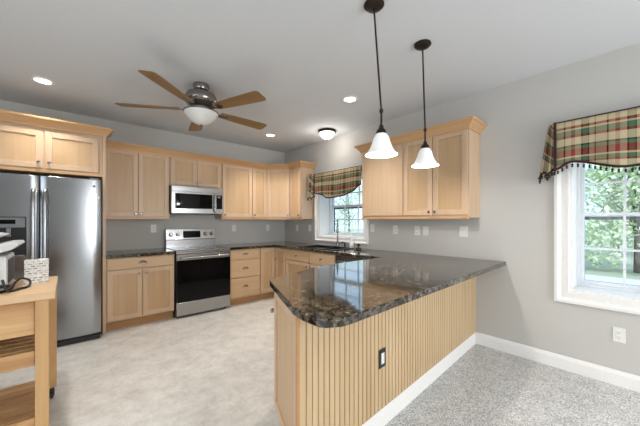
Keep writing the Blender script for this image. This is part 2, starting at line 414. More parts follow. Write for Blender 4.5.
# ------------------------------------------------------------------ windows in the right wall
def window(name, w, cas, cols, rows_up, rows_dn, zmeet, depth=.30):
    y0, y1, z0, z1 = w
    root = bpy.data.objects.new(name, None); COL.objects.link(root); struct(root)
    # picture-frame casing on the room face, swept round the opening (mitred): plan coords are (y,z)
    FACE = Matrix(((0, 0, -1, 0), (1, 0, 0, 0), (0, 1, 0, 0), (0, 0, 0, 1)))
    MB().sweep([(y0, z0), (y1, z0), (y1, z1), (y0, z1)], [(0, 0), (0, .020), (.012, .024), (cas*.55, .018), (cas*.8, .030), (cas, .026), (cas, 0)], True, FACE).build('casing', M['trim'], root, .0015)
    t = .012
    j = MB()
    j.box(.001, depth, y0, y0 + t, z0, z1); j.box(.001, depth, y1 - t, y1, z0, z1)
    j.box(.001, depth, y0 + t, y1 - t, z1 - t, z1); j.box(.001, depth, y0 + t, y1 - t, z0, z0 + t)
    j.build('jamb', M['trim'], root)
    a0, a1, b0, b1 = y0 + t, y1 - t, z0 + t, z1 - t
    fr = MB(); fw = .020
    fr.holed([(a0, b0), (a1, b0), (a1, b1), (a0, b1)], [[(a0+fw, b0+fw), (a1-fw, b0+fw), (a1-fw, b1-fw), (a0+fw, b1-fw)]], depth - .06, depth + .04, YZ)
    fr.build('window_frame', M['vinyl'], root, .002)
    a0 += fw; a1 -= fw; b0 += fw; b1 -= fw
    for nm, lo, hi, xo, rows in (('lower_sash', b0, zmeet + .018, depth - .03, rows_dn), ('upper_sash', zmeet - .018, b1, depth, rows_up)):
        sw = .028
        s = MB(); s.holed([(a0, lo), (a1, lo), (a1, hi), (a0, hi)], [[(a0+sw, lo+sw), (a1-sw, lo+sw), (a1-sw, hi-sw), (a0+sw, hi-sw)]], xo, xo + .028, YZ)
        so = s.build(nm, M['vinyl'], root, .002)
        g = MB(); p0, p1, q0, q1 = a0+sw, a1-sw, lo+sw, hi-sw
        for k in range(1, cols):
            c = p0 + (p1-p0)*k/cols; g.box(xo + .004, xo + .022, c - .009, c + .009, q0, q1)
        for k in range(1, rows):
            c = q0 + (q1-q0)*k/rows; g.box(xo + .005, xo + .021, p0, p1, c - .009, c + .009)
        g.build('muntins', M['vinyl'], so)
        MB().box(xo + .011, xo + .0145, p0, p1, q0, q1).build('glass', M['glass'], so)
    lk = MB(); ym = (a0 + a1)/2
    lk.box(depth - .05, depth - .03, ym - .03, ym + .03, zmeet + .002, zmeet + .016); lk.build('sash_lock', M['white_plastic'], root, .003)
    sc2 = MB(); sc2.holed([(a0, b0), (a1, b0), (a1, zmeet - .006), (a0, zmeet - .006)], [[(a0+.026, b0+.026), (a1-.026, b0+.026), (a1-.026, zmeet - .046), (a0+.026, zmeet - .046)]], depth + .0285, depth + .038, YZ)
    sc2.build('screen_frame', M['screen'], root)
    # sloped sill ledge outside
    MB().box(depth + .04, .40, y0 - .03, y1 + .03, z0 - .05, z0 - .001).build('outer_sill', M['trim'], root)
    return root
window('window_1', W1, .085, 3, 2, 2, 1.57)
window('window_2', W2, .108, 3, 2, 2, 1.375)
def glazed(name, o, axis):
    root = bpy.data.objects.new(name, None); COL.objects.link(root); struct(root)
    a0, a1, z0, z1 = o; mb = MB(); n = 4
    mat = XZ if axis == 'Y' else YZ
    base = YF if axis == 'Y' else XL
    hs = []
    for k in range(n):
        p = a0 + .05 + (a1 - a0 - .1)*k/n; q = a0 + .05 + (a1 - a0 - .1)*(k+1)/n
        hs.append([(p + .04, z0 + .06), (q - .04, z0 + .06), (q - .04, z1 - .06), (p + .04, z1 - .06)])
    mb.holed(hole(o), hs, base - .02, base + .02, mat); mb.build('window_frame', M['vinyl'], root)
    return root
glazed('added_window_3', W3, 'Y'); glazed('added_window_4', W4, 'X')  # unseen windows, added to carry the fill lights

# ------------------------------------------------------------------ outside
struct(MB().box(.45, 60, -40, 40, -.75, -.6).build('ground_lawn', M['lawn']))
struct(MB().box(8.2, 10.4, -40, 40, -.598, -.57).build('ground_road', M['asphalt']))
def tree(loc, h, cr, label, mat, nleaf):
    t = thing('leafy_tree', label, 'tree', loc, 0, 'trees outside the windows')
    tr = MB(); pts = [(0, 0, 0), (.05*h*random.uniform(-.3, .3), 0, h*.3), (random.uniform(-.2, .2), random.uniform(-.2, .2), h*.85)]
    tr.tube(pts, [h*.022, h*.016, h*.006], 8)
    for k in range(7):
        a = random.uniform(0, 2*PI); z = h*random.uniform(.25, .6)
        tr.tube([(0, 0, z), (math.cos(a)*cr*.4, math.sin(a)*cr*.4, z + h*.12), (math.cos(a)*cr*.8, math.sin(a)*cr*.8, z + h*.2)], [h*.008, h*.005, h*.002], 5)
    tr.build('trunk', M['bark'], t, smooth=True)
    bm = bmesh.new()
    blobs = [(random.uniform(-.55, .55)*cr, random.uniform(-.55, .55)*cr, h*random.uniform(.06, .92), cr*random.uniform(.35, .6)) for _ in range(16)]
    for _ in range(nleaf):
        bx, by, bz, br = random.choice(blobs)
        d = Vector((random.gauss(0, 1), random.gauss(0, 1), random.gauss(0, 1))).normalized()*br*random.uniform(.5, 1)
        p = Vector((bx, by, bz)) + d
        q = Matrix.Rotation(random.uniform(0, 2*PI), 3, Vector((random.gauss(0,1), random.gauss(0,1), random.gauss(0,1))).normalized())
        s = random.uniform(.07, .15)
        bm.faces.new([bm.verts.new(p + q @ Vector(c)) for c in ((-s, 0, 0), (0, -s*.5, 0), (s, 0, .02), (0, s*.5, 0))])
    me = bpy.data.meshes.new('foliage'); bm.to_mesh(me); bm.free(); me.materials.append(mat)
    o = bpy.data.objects.new('foliage', me); COL.objects.link(o); o.parent = t
    return t
for (x, y, h, cr, m, lb) in [(12.5, -4.6, 5.6, 1.9, 'leaf', 'leafy green tree facing the dining window'), (15.2, -.4, 6.5, 2.4, 'leaf', 'leafy tree left of the tree facing the dining window'),
                         (20.5, -3.6, 8.0, 3.0, 'leaf_pale', 'taller pale tree farther back behind the dining window trees'), (18.5, -8.2, 8.0, 2.6, 'leaf', 'tall tree far back at the dining window right side'),
                         (17.5, 14.5, 6.0, 2.2, 'leaf_pale', 'pale tree seen through the sink window panes'), (19.0, 19.5, 7.0, 2.6, 'leaf_pale', 'pale tree farther off through the sink window')]:
    tree((x, y, -.6), h, cr, lb, M[m], 2200 if y > 10 else 5200)

# ------------------------------------------------------------------ cabinet parts (local: x along the face, y = 0 at the wall, front at -D)
def shaker(name, parent, x0, x1, z0, z1, yf, horiz=False, slab=False, st=.055, mat=None):
    """door or drawer front; yf is the face of the carcass, door stands out to yf-.02"""
    mb = MB(); yb = yf - .004
    if slab: mb.box(x0, x1, yf - .02, yb, z0, z1)
    else:
        mb.box(x0, x0 + st, yf - .02, yb, z0, z1); mb.box(x1 - st, x1, yf - .02, yb, z0, z1)
        mb.box(x0 + st, x1 - st, yf - .02, yb, z0, z0 + st); mb.box(x0 + st, x1 - st, yf - .02, yb, z1 - st, z1)
        mb.box(x0 + st, x1 - st, yf - .009, yf - .0045, z0 + st, z1 - st)
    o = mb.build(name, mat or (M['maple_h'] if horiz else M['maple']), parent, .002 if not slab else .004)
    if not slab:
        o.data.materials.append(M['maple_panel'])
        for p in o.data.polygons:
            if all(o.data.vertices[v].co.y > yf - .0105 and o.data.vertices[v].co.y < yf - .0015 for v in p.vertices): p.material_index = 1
    return o
def knob(parent, x, z, yf):
    return MB().lathe([(0, 0), (.007, 0), (.005, .010), (.006, .014), (.014, .018), (.0155, .023), (.012, .028), (0, .030)], 16, T(x, yf, z) @ FRONT).build('knob', M['nickel'], parent, smooth=True)
def cup_pull(parent, x, z, yf):
    """bin-cup pull: half dome open below, on a thin back plate"""
    mb = MB(); n, k = 12, 6; w, hh, d = .048, .030, .027
    grid = []
    for i in range(n + 1):
        a = PI*i/n; row = []
        for j in range(k + 1):
            b = PI/2*j/k
            row.append(mb.bm.verts.new((x - w*math.cos(a)*math.cos(b*.0) * (1 if j == 0 else math.cos(b)**.6 if j < k else 0.25), yf - d*math.sin(b)*max(.15, math.sin(a)), z - .008 + hh*math.sin(a)*(math.cos(b) if j < k else .12))))
        grid.append(row)
    for i in range(n):
        for j in range(k): mb.bm.faces.new((grid[i][j], grid[i+1][j], grid[i+1][j+1], grid[i][j+1]))
    mb.box(x - w - .004, x + w + .004, yf - .003, yf, z - .012, z - .006)
    o = mb.build('cup_pull', M['nickel'], parent, smooth=True)
    md = o.modifiers.new('thick', 'SOLIDIFY'); md.thickness = .002
    return o
def carcass(parent, W, D, z0, z1, toe=0.0, x0=0.0):
    """box with face frame; optional recessed toe kick"""
    mb = MB(); mb.box(x0, W, -D, -.001, z0 + toe, z1)
    c = mb.build('carcass', M['maple'], parent, .0015)
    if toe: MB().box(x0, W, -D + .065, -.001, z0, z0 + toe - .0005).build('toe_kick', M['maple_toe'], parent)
    return c
CROWN = [(0, -.095), (.010, -.095), (.012, -.082), (.022, -.066), (.046, -.036), (.054, -.026), (.066, -.022), (.070, -.012), (.070, 0), (0, 0)]
def crown_prof(ztop): return [(o, z + ztop) for o, z in CROWN]
RAIL_H = .03

def upper(label, loc, rz, W, z0, z1, doors, group='maple wall cabinets', D=.28, rail=True, dz0=.03, dz1=.035, knobs=True):
    t = thing('wall_cabinet', label, 'cabinet', loc, rz, group)
    carcass(t, W, D, z0, z1)
    for d in doors:
        x0, x1, kx = d[:3]; slab = len(d) > 3
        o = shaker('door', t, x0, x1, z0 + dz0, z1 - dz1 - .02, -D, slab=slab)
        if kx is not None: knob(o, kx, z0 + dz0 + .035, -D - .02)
    if rail: MB().box(0, W, -D - .012, -D + .012, z0 - .012, z0 + .014).build('light_rail', M['maple_crown'], t, .003)
    return t
ZU, ZC = 1.352, 2.315       # underside of wall cabinets, top of crown
# --- back wall
G_UP = 'maple wall cabinets'
u1 = upper('wide maple wall cabinet with two doors between refrigerator panel and microwave', (-2.944, 0, 0), 0, .763, ZU, ZC - .02, [(.012, .374, .345), (.382, .751, .411)])
u2 = upper('short maple wall cabinet with two small doors directly above the microwave', (-2.179, 0, 0), 0, .761, 1.832, ZC - .02, [(.014, .374, .345), (.382, .742, .411)], rail=False, dz0=.012)
u3 = upper('maple wall cabinet with one broad door just right of the microwave', (-1.416, 0, 0), 0, .539, ZU, ZC - .02, [(.012, .533, .04)])
u4 = upper('narrow maple wall cabinet next to the angled corner cabinet', (-.875, 0, 0), 0, .289, ZU, ZC - .02, [(.006, .278, .035)])
# angled corner cabinet
uc = thing('corner_wall_cabinet', 'maple wall cabinet set diagonally across the room corner', 'cabinet', (0, 0, 0), 0, G_UP)
C = .585
MB().prism([(-.001, -.001), (-C, -.001), (-C, -.28), (-.28, -C), (-.001, -C)], ZU, ZC - .02).build('carcass', M['maple'], uc, .0015)
fd = thing('tmp', 'x', 'x')     # diagonal face frame of reference, baked into the door
FL = (C - .28)*math.sqrt(2)
DM = T(-C, -.28, 0) @ rot('Z', -45)
def bake(o, mat):
    o.data.transform(mat); return o
COL.objects.unlink(fd); bpy.data.objects.remove(fd)
dd = bake(shaker('door', uc, .012, FL - .012, ZU + .03, ZC - .075, 0), DM)
kk = bake(knob(dd, FL - .042, ZU + .065, -.02), DM)
bake(MB().box(0, FL, -.012, .012, ZU - .012, ZU + .014).build('light_rail', M['maple_crown'], uc, .003), DM)
# right wall, small one next to the window
RW = -PI/2
u5 = upper('small maple wall cabinet between corner cabinet and sink window', (0, -C - .001, 0), RW, .332, ZU, ZC - .02, [(.010, .320, .29)])
cr = tag(MB().sweep([(-2.943, -.301), (-C - .010, -.301), (-.301, -C - .010), (-.301, -.920), (-.002, -.920)], crown_prof(ZC + .012)).build('crown_moulding', M['maple_crown'], None, .0015),
         'stepped maple crown moulding running along the corner run of wall cabinets', 'moulding')
# big one over the peninsula
U6Y = -2.267
u6 = upper('large maple wall cabinet with three doors hanging over the peninsula', (0, U6Y, 0), RW, 1.378, ZU, ZC - .02, [(.008, .634, None, 1), (.644, 1.000, .970), (1.008, 1.366, 1.038)])
o = MB().sweep([(-.002, -.002), (-.002, -.301), (1.379, -.301), (1.379, -.002)], crown_prof(ZC + .012)); o = MB.build(o, 'crown', M['maple_crown'], u6, .0015)
# ------------------------------------------------------------------ refrigerator surround
FP = tag(MB().box(-2.976, -2.946, -.66, -.002, 0.0005, 2.30).build('refrigerator_side_panel', M['maple'], None, .0015), 'tall thin maple panel at the right side of the refrigerator', 'panel')
fc = thing('refrigerator_cabinet', 'deep maple cabinet with two doors above the refrigerator', 'cabinet', (-3.955, 0, 0), 0)
carcass(fc, .978, .64, 1.825, 2.335)
for x0, x1, kx in ((.015, .482, .45), (.497, .940, .53)):
    o = shaker('door', fc, x0, x1, 1.868, 2.255, -.64); knob(o, kx, 1.925, -.66)
MB().sweep([(-.01, -.661), (1.010, -.661), (1.010, -.42)], crown_prof(2.385)).build('crown', M['maple_crown'], fc, .0015)
MB().box(.0, .978, -.655, -.64, 1.825, 1.858).build('light_rail', M['maple_crown'], fc, .003)

fr = thing('refrigerator', 'stainless side-by-side refrigerator with ice dispenser in the left door', 'refrigerator', (-3.905, 0, 0))
MB().box(0, .912, -.70, -.03, .06, 1.775).build('body', M['grey_plastic'], fr, .004)
MB().box(.01, .902, -.76, -.03, .002, .058).build('base_grille', M['black_plastic'], fr, .004)
def curved_door(name, x0, x1):
    """bowed stainless door"""
    n = 12; poly = [(x0, -.705), (x1, -.705)]
    for i in range(n + 1):
        t = i/n; x = x1 + (x0 - x1)*t
        poly.append((x, -.775 - .008*(1 - (2*t - 1)**2) - (0 if 0 < i < n else -.012)))
    return MB().prism(poly, .075, 1.775).build(name, M['steel_v'], fr, .004, smooth=True)
fzd = curved_door('freezer_door', .002, .410); frd = curved_door('refrigerator_door', .418, .910)
for door, x in ((fzd, .372), (frd, .456)):
    pts = [(x, -.800, 1.63), (x, -.838, 1.60), (x, -.850, 1.50), (x, -.856, 1.2), (x, -.856, .9), (x, -.850, .62), (x, -.838, .52), (x, -.800, .49)]
    MB().tube(pts, .016, 10).build('handle', M['steel'], door, smooth=True)
dp = MB().box(.085, .325, -.812, -.775, .97, 1.36).build('dispenser', M['black_plastic'], fzd, .006)
MB().box(.095, .315, -.817, -.8125, 1.255, 1.35).build('control_panel', M['grey_plastic'], dp, .003)
MB().box(.14, .25, -.8195, -.8175, 1.29, 1.33).build('display', M['black_glass'], dp, .001)
MB().box(.095, .315, -.826, -.8125, .975, .99).build('drip_tray', M['steel'], dp, .002)
MB().box(.19, .22, -.83, -.8125, 1.17, 1.25).build('spout', M['grey_plastic'], dp, .004)
MB().cyl(.012, 0, .003, 16, T(.845, -.792, 1.70) @ FRONT).build('badge', M['grey_plastic'], frd)
for x in (.06, .85): MB().box(x - .04, x + .04, -.77, -.66, 1.776, 1.792).build('hinge_cap', M['grey_plastic'], fr, .004)

# ------------------------------------------------------------------ base cabinets
ZB = .873
def base(label, loc, rz, W, D=.61):
    t = thing('base_cabinet', label, 'cabinet', loc, rz, 'maple base cabinets')
    carcass(t, W, D, .001, ZB, .11)
    return t
b1 = base('maple base cabinet with one drawer over two doors beside refrigerator', (-2.944, 0, 0), 0, .744)
o = shaker('drawer', b1, .012, .734, .735, .862, -.61, True, True); cup_pull(o, .373, .80, -.63)
for x0, x1, kx in ((.012, .368, .338), (.376, .734, .408)):
    o = shaker('door', b1, x0, x1, .128, .722, -.61); knob(o, kx, .665, -.63)
b2 = base('maple base cabinet with a stack of three drawers right of range', (-1.430, 0, 0), 0, .522)
for z0, z1 in ((.715, .862), (.437, .703), (.140, .425)):
    o = shaker('drawer', b2, .010, .512, z0, z1, -.61, True, True); cup_pull(o, .261, (z0+z1)/2 + .005, -.63)
# corner base: L shaped carcass, two doors meeting in the inside corner
b3 = thing('corner_base_cabinet', 'maple corner base cabinet with two doors meeting in the inside corner', 'cabinet', (0, 0, 0), 0, 'maple base cabinets')
Lp = [(-.001, -.001), (-.906, -.001), (-.906, -.61), (-.61, -.61), (-.61, -.944), (-.001, -.944)]
MB().prism(Lp, .11, ZB).build('carcass', M['maple'], b3, .0015)
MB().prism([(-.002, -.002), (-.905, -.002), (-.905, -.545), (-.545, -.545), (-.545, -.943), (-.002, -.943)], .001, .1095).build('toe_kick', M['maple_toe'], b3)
shaker('door', b3, -.902, -.634, .128, .862, -.61)
o = shaker('door', b3, 0, .300, .128, .862, 0); bake(o, T(-.61, -.638, 0) @ rot('Z', -90))
k_ = knob(o, .04, .68, -.02); bake(k_, T(-.61, -.638, 0) @ rot('Z', -90))
b4 = base('maple sink base cabinet with two false drawers under the window', (0, -.945, 0), RW, 1.150)
for x0, x1 in ((.010, .606), (.618, 1.140)):
    o = shaker('drawer_front', b4, x0, x1, .705, .858, -.61, True, True); knob(o, (x0+x1)/2, .782, -.63)
for x0, x1, kx in ((.010, .606, .57), (.618, 1.140, .65)):
    o = shaker('door', b4, x0, x1, .128, .692, -.61); knob(o, kx, .64, -.63)
dw = thing('dishwasher', 'dark grey dishwasher under the counter right of the sink cabinet', 'dishwasher', (0, -2.100, 0), RW)
MB().box(.002, .598, -.60, -.02, .10, .872).build('body', M['black_plastic'], dw)
MB().box(.006, .594, -.635, -.601, .12, .868).build('door', M['dark_steel'], dw, .004)
MB().tube([(.08, -.64, .80), (.08, -.668, .80), (.52, -.668, .80), (.52, -.64, .80)], .009).build('handle', M['dark_steel'], dw, smooth=True)
MB().box(.01, .59, -.55, -.02, .002, .098).build('kick_plate', M['black_plastic'], dw)

# ------------------------------------------------------------------ peninsula
PA = R(3.27)                                    # the peninsula stands a little out of square
PO = (0, -3.604)
def pl(p):
    dx, dy = p[0] - PO[0], p[1] - PO[1]
    return (dx*math.cos(PA) + dy*math.sin(PA), -dx*math.sin(PA) + dy*math.cos(PA))
P0 = (-2.490, 0.0); P1 = pl((-2.280, -3.222)); PK = pl((-1.62, -2.955)); PW = pl((-.66, -2.905))
pn = thing('peninsula_cabinet', 'maple peninsula cabinet with grooved beadboard back facing the carpet', 'cabinet', (PO[0], PO[1], 0), PA)
ev = Vector((P1[0] - P0[0], P1[1] - P0[1])); EL = ev.length; ea = math.atan2(ev.y, ev.x)
kv = Vector((PK[0] - P1[0], PK[1] - P1[1])); ka = math.atan2(kv.y, kv.x); KL = kv.length
en = Vector((ev.y, -ev.x)).normalized(); kn = Vector((kv.y, -kv.x)).normalized()      # pointing inwards
if en.x < 0: en = -en
if kn.y > 0: kn = -kn
q0 = (P0[0] + en.x*.021 + .004, .012); q1 = (P1[0] + en.x*.021 + kn.x*.021, P1[1] + en.y*.021 + kn.y*.021); q2 = (PK[0] + kn.x*.021, PK[1] + kn.y*.021)
PWc = (PW[0], PW[1] - .021)
wl = lambda y: -.004 + .0572*y                  # keeps the end against the wall clear of it
foot = [(wl(.012) - .002, .012), q0, q1, q2, PWc, (PWc[0], PWc[1] + .02), (-.004 + .03, PWc[1] + .02)]
MB().prism(foot, .14, ZB).build('carcass', M['maple'], pn)
tk = [(wl(.02) - .002, .0125), (q0[0] + .055, .0125), (q1[0] + en.x*.07 + kn.x*.07, q1[1] + en.y*.07 + kn.y*.07), (q2[0] + kn.x*.07, q2[1] + kn.y*.07), (PWc[0], PWc[1] - .07), (.02, PWc[1] - .07)]
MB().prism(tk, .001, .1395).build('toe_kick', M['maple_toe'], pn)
# beadboard: planks with a V groove between
bb = MB(); pitch = .0400; x = P0[0] + .016; poly = [(-.002, .0115), (x, .0115), (x, -.001)]
while x < -.002 - pitch:
    x += pitch
    poly += [(x - .0042, -.001), (x - .0018, .0075), (x + .0018, .0075), (x + .0042, -.001)]
poly += [(-.002, -.001)]
bb.prism(poly, .0125, ZB).build('beadboard', M['bead'], pn)
# framed end panel set at an angle, and the angled kitchen-side door with its knob
EM = T(P0[0], P0[1], 0) @ Matrix.Rotation(ea + PI, 4, 'Z')
ep = shaker('end_panel', pn, -EL + .003, -.016, .14, ZB, .020, st=.045); bake(ep, EM)
MB().box(P0[0] - .001, P0[0] + .0145, -.004, .011, .0125, ZB).build('corner_post', M['maple_toe'], pn, .002)
KM = T(P1[0], P1[1], 0) @ Matrix.Rotation(ka + PI, 4, 'Z')
kd = shaker('door', pn, -KL + .02, -.001, .145, .862, .020); bake(kd, KM)
bake(knob(kd, -.012, .735, -.001), KM)
for i in range(2):
    d_ = shaker('door', pn, -.45, -.006, .145, .862, .020); bake(d_, T(PK[0] + .02 + i*.46, PK[1] + (PW[1] - PK[1])*i*.48, 0) @ Matrix.Rotation(math.atan2(PW[1] - PK[1], PW[0] - PK[0]) + PI, 4, 'Z'))
MB().sweep([(-.018, -.0015), (P0[0] + .01, -.0015)], [(0, .0125), (.015, .0125), (.015, .105), (.010, .118), (.010, .124), (.004, .134), (0, .134)]).build('baseboard', M['trim'], pn, .0015)

# ------------------------------------------------------------------ countertops
TOP = .914
tag(MB().prism([(-2.945, -.002), (-2.196, -.002), (-2.196, -.648), (-2.945, -.648)], .8745, TOP).build('countertop', M['granite'], None, .006, segs=3),
    'short black granite countertop between refrigerator panel and range', 'countertop')
SINK = (-.555, -.165, -1.985, -1.225)
cp = [(-1.432, -.002), (-1.432, -.648), (-.648, -.648), (-.648, -2.86), (-1.59, -2.86), (-2.235, -3.092), (-2.252, -3.125), (-2.478, -3.698), (-2.497, -3.800), (-2.497, -3.895), (-2.475, -3.935), (-2.415, -3.968), (-2.36, -3.972), (-.002, -3.885), (-.002, -.002)]
ct = tag(MB().holed(cp, [[(SINK[0], SINK[2]), (SINK[1], SINK[2]), (SINK[1], SINK[3]), (SINK[0], SINK[3])]], .8745, TOP).build('countertop', M['granite'], None, .006, segs=3),
    'long black granite countertop from the range round to the peninsula', 'countertop')

# ------------------------------------------------------------------ sink and the things round it
sk = thing('kitchen_sink', 'black basin sink set into the counter below the window', 'sink', (-.36, -1.605, 0))
sx, sy = .19, .375
MB().holed([(-sx-.022, -sy-.022), (sx+.022, -sy-.022), (sx+.022, sy+.022), (-sx-.022, sy+.022)], [[(-sx+.012, -sy+.012), (sx-.012, -sy+.012), (sx-.012, sy-.012), (-sx+.012, sy-.012)]], TOP + .0005, TOP + .010).build('rim', M['black_plastic'], sk, .004)
bs = MB(); t_ = .008
bs.box(-sx, sx, -sy, sy, .875, .883)
bs.box(-sx, -sx+t_, -sy, sy, .883, TOP); bs.box(sx-t_, sx, -sy, sy, .883, TOP); bs.box(-sx+t_, sx-t_, -sy, -sy+t_, .883, TOP); bs.box(-sx+t_, sx-t_, sy-t_, sy, .883, TOP)
bs.box(-sx+t_, sx-t_, -.012, .012, .883, TOP - .006)
bs.build('basin', M['black_plastic'], sk)
MB().cyl(.04, .8832, .886, 20, T(0, .19, 0)).build('drain', M['nickel'], sk)
fa = thing('faucet', 'tall gooseneck faucet with pull-down head standing behind the sink', 'faucet', (-.120, -1.63, TOP + .0005), R(-136))
MB().lathe([(0, 0), (.028, 0), (.028, .006), (.020, .012), (.018, .07), (.014, .085), (0, .085)], 20).build('base', M['faucet_metal'], fa, smooth=True)
pts = [(0, 0, .08), (0, 0, .30)] + [(.065 - .065*math.cos(PI*k/10), 0, .345 + .075*math.sin(PI*k/10)) for k in range(11)] + [(.13, 0, .32)]
MB().tube(pts, .011, 12).build('spout', M['faucet_metal'], fa, smooth=True)
MB().lathe([(0, 0), (.013, 0), (.018, .02), (.016, .10), (.012, .115), (0, .115)], 14, T(.13, 0, .215)).build('spray_head', M['faucet_metal'], fa, smooth=True)
MB().tube([(0, .016, .055), (0, .05, .06), (0, .085, .085)], [.008, .007, .005], 10).build('lever', M['faucet_metal'], fa, smooth=True)
sd = thing('soap_dispenser', 'short nickel soap dispenser pump between faucet and soap bottle', 'dispenser', (-.115, -1.78, TOP + .0005))
MB().lathe([(0, 0), (.02, 0), (.02, .008), (.012, .014), (.012, .06), (0, .062)], 16).build('body', M['bronze'], sd, smooth=True)
MB().tube([(0, 0, .06), (0, 0, .078), (-.05, -.0, .082), (-.07, 0, .074)], .006, 8).build('nozzle', M['bronze'], sd, smooth=True)
sb = thing('soap_bottle', 'clear dish soap bottle with white cap beside the faucet', 'bottle', (-.105, -1.905, TOP + .0005))
MB().lathe([(0, 0), (.030, 0), (.033, .01), (.033, .10), (.026, .135), (.013, .15), (.012, .162), (0, .162)], 20, Matrix.Diagonal((1, .95, 1, 1))).build('body', M['soap'], sb, smooth=True)
MB().lathe([(.0335, .03), (.034, .031), (.034, .095), (.0335, .096)], 20).build('paper_label', M['label_paper'], sb, smooth=True)
MB().lathe([(0, .1625), (.013, .1625), (.012, .185), (.006, .19), (.005, .203), (0, .204)], 14).build('cap', M['white_plastic'], sb, smooth=True)
sc_ = thing('dish_scrubber', 'small black dish scrubber with round knob on the counter', 'scrubber', (-.185, -2.115, TOP + .0005), .5)
MB().lathe([(0, 0), (.034, 0), (.038, .012), (.032, .028), (.016, .034), (0, .035)], 16).build('brush_head', M['black_plastic'], sc_, smooth=True)
MB().lathe([(0, .034), (.012, .034), (.010, .044), (.024, .054), (.026, .066), (.018, .078), (0, .08)], 14).build('knob', M['black_plastic'], sc_, smooth=True)

# ------------------------------------------------------------------ range and microwave
rg = thing('range', 'stainless electric range with black glass oven door and rear knobs', 'range', (-2.192, 0, 0))
W = .756
MB().box(.002, W - .002, -.64, -.03, .03, .898).build('body', M['black_plastic'], rg, .002)
MB().box(.004, W - .004, -.672, -.641, .035, .212).build('storage_drawer', M['steel'], rg, .004)
od = MB().box(.004, W - .004, -.675, -.641, .220, .782).build('oven_door', M['black_glass'], rg, .004)
MB().box(.004, W - .004, -.679, -.641, .784, .862).build('door_band', M['steel'], od, .004)
MB().tube([(.05, -.678, .815), (.05, -.722, .818), (W - .05, -.722, .818), (W - .05, -.678, .815)], .0125, 12).build('handle', M['steel'], od, smooth=True)
MB().box(0, W, -.668, -.03, .899, .916).build('cooktop_frame', M['steel'], rg, .003)
ck = MB().box(.012, W - .012, -.635, -.115, .9165, .9195).build('cooktop_glass', M['black_glass'], rg, .001)
for x, y, r in ((.20, -.50, .105), (.56, -.50, .085), (.20, -.25, .080), (.56, -.25, .105)):
    MB().lathe([(r - .003, .9197), (r, .9197), (r, .9201), (r - .003, .9201), (r - .003, .9197)], 40, T(x, y, 0)).build('burner_ring', M['grey_plastic'], ck)
MB().box(.004, W - .004, -.655, -.636, .866, .897).build('front_lip', M['steel'], rg, .003)
gd = MB().prism([(-.03, .917), (-.105, .917), (-.105, 1.03), (-.085, 1.19), (-.03, 1.19)], .010, W - .010, YZ @ Matrix.Identity(4)).build('backguard', M['steel'], rg, .003)
TL = Matrix.Rotation(math.atan2(.02, .16), 4, 'X')     # slope of the control face
def gface(x, z): return T(x, -.105 + (z - 1.03)*.125, z) @ rot('X', -7.1)
MB().box(-.130, .130, -.004, 0, -.055, .05, gface(.378, 1.11)).build('display', M['black_glass'], gd, .001)
for x in (.075, .175, .585, .685):
    kb = MB().lathe([(0, 0), (.030, 0), (.030, .004), (.022, .008), (.020, .028), (0, .03)], 20, gface(x, 1.11) @ FRONT).build('control_knob', M['black_plastic'], gd, smooth=True)
    MB().lathe([(.0, .0302), (.017, .0302), (.016, .032), (0, .032)], 16, gface(x, 1.11) @ FRONT).build('knob_face', M['steel'], kb)
MB().box(.008, W - .008, -.1075, -.1055, 1.026, 1.036).build('groove', M['black_plastic'], gd)
for x in (.05, W - .05):
    for y in (-.58, -.08): MB().cyl(.018, .0005, .0295, 12, T(x, y, 0)).build('leveling_foot', M['black_plastic'], rg)

mw = thing('microwave', 'stainless over-the-range microwave hung under the short cabinet', 'microwave', (-2.183, 0, 0))
Wm = .754
MB().box(0, Wm, -.36, -.004, 1.425, 1.822).build('body', M['black_plastic'], mw, .003)
MB().box(.002, Wm - .002, -.40, -.361, 1.742, 1.820).build('top_band', M['steel'], mw, .004)
md = MB().holed([(.002, 1.428), (.612, 1.428), (.612, 1.740), (.002, 1.740)], [[(.050, 1.500), (.575, 1.500), (.575, 1.715), (.050, 1.715)]], -.40, -.361, XZ).build('door', M['steel'], mw, .003)
MB().box(.051, .574, -.396, -.362, 1.501, 1.714).build('door_glass', M['black_glass'], md)
MB().tube([(.606, -.40, 1.71), (.606, -.436, 1.70), (.606, -.440, 1.58), (.606, -.436, 1.46), (.606, -.40, 1.45)], .011, 10).build('handle', M['steel'], md, smooth=True)
kp = MB().box(.616, Wm - .002, -.40, -.361, 1.428, 1.740).build('control_panel', M['steel'], mw, .003)
MB().box(.640, Wm - .024, -.403, -.4005, 1.50, 1.715).build('keypad', M['black_glass'], kp, .001)
MB().box(.655, .700, -.4045, -.4032, 1.672, 1.700).build('clock_window', M['grey_plastic'], kp)
MB().box(.01, Wm - .01, -.37, -.05, 1.417, 1.4245).build('vent_grille', M['black_plastic'], mw)

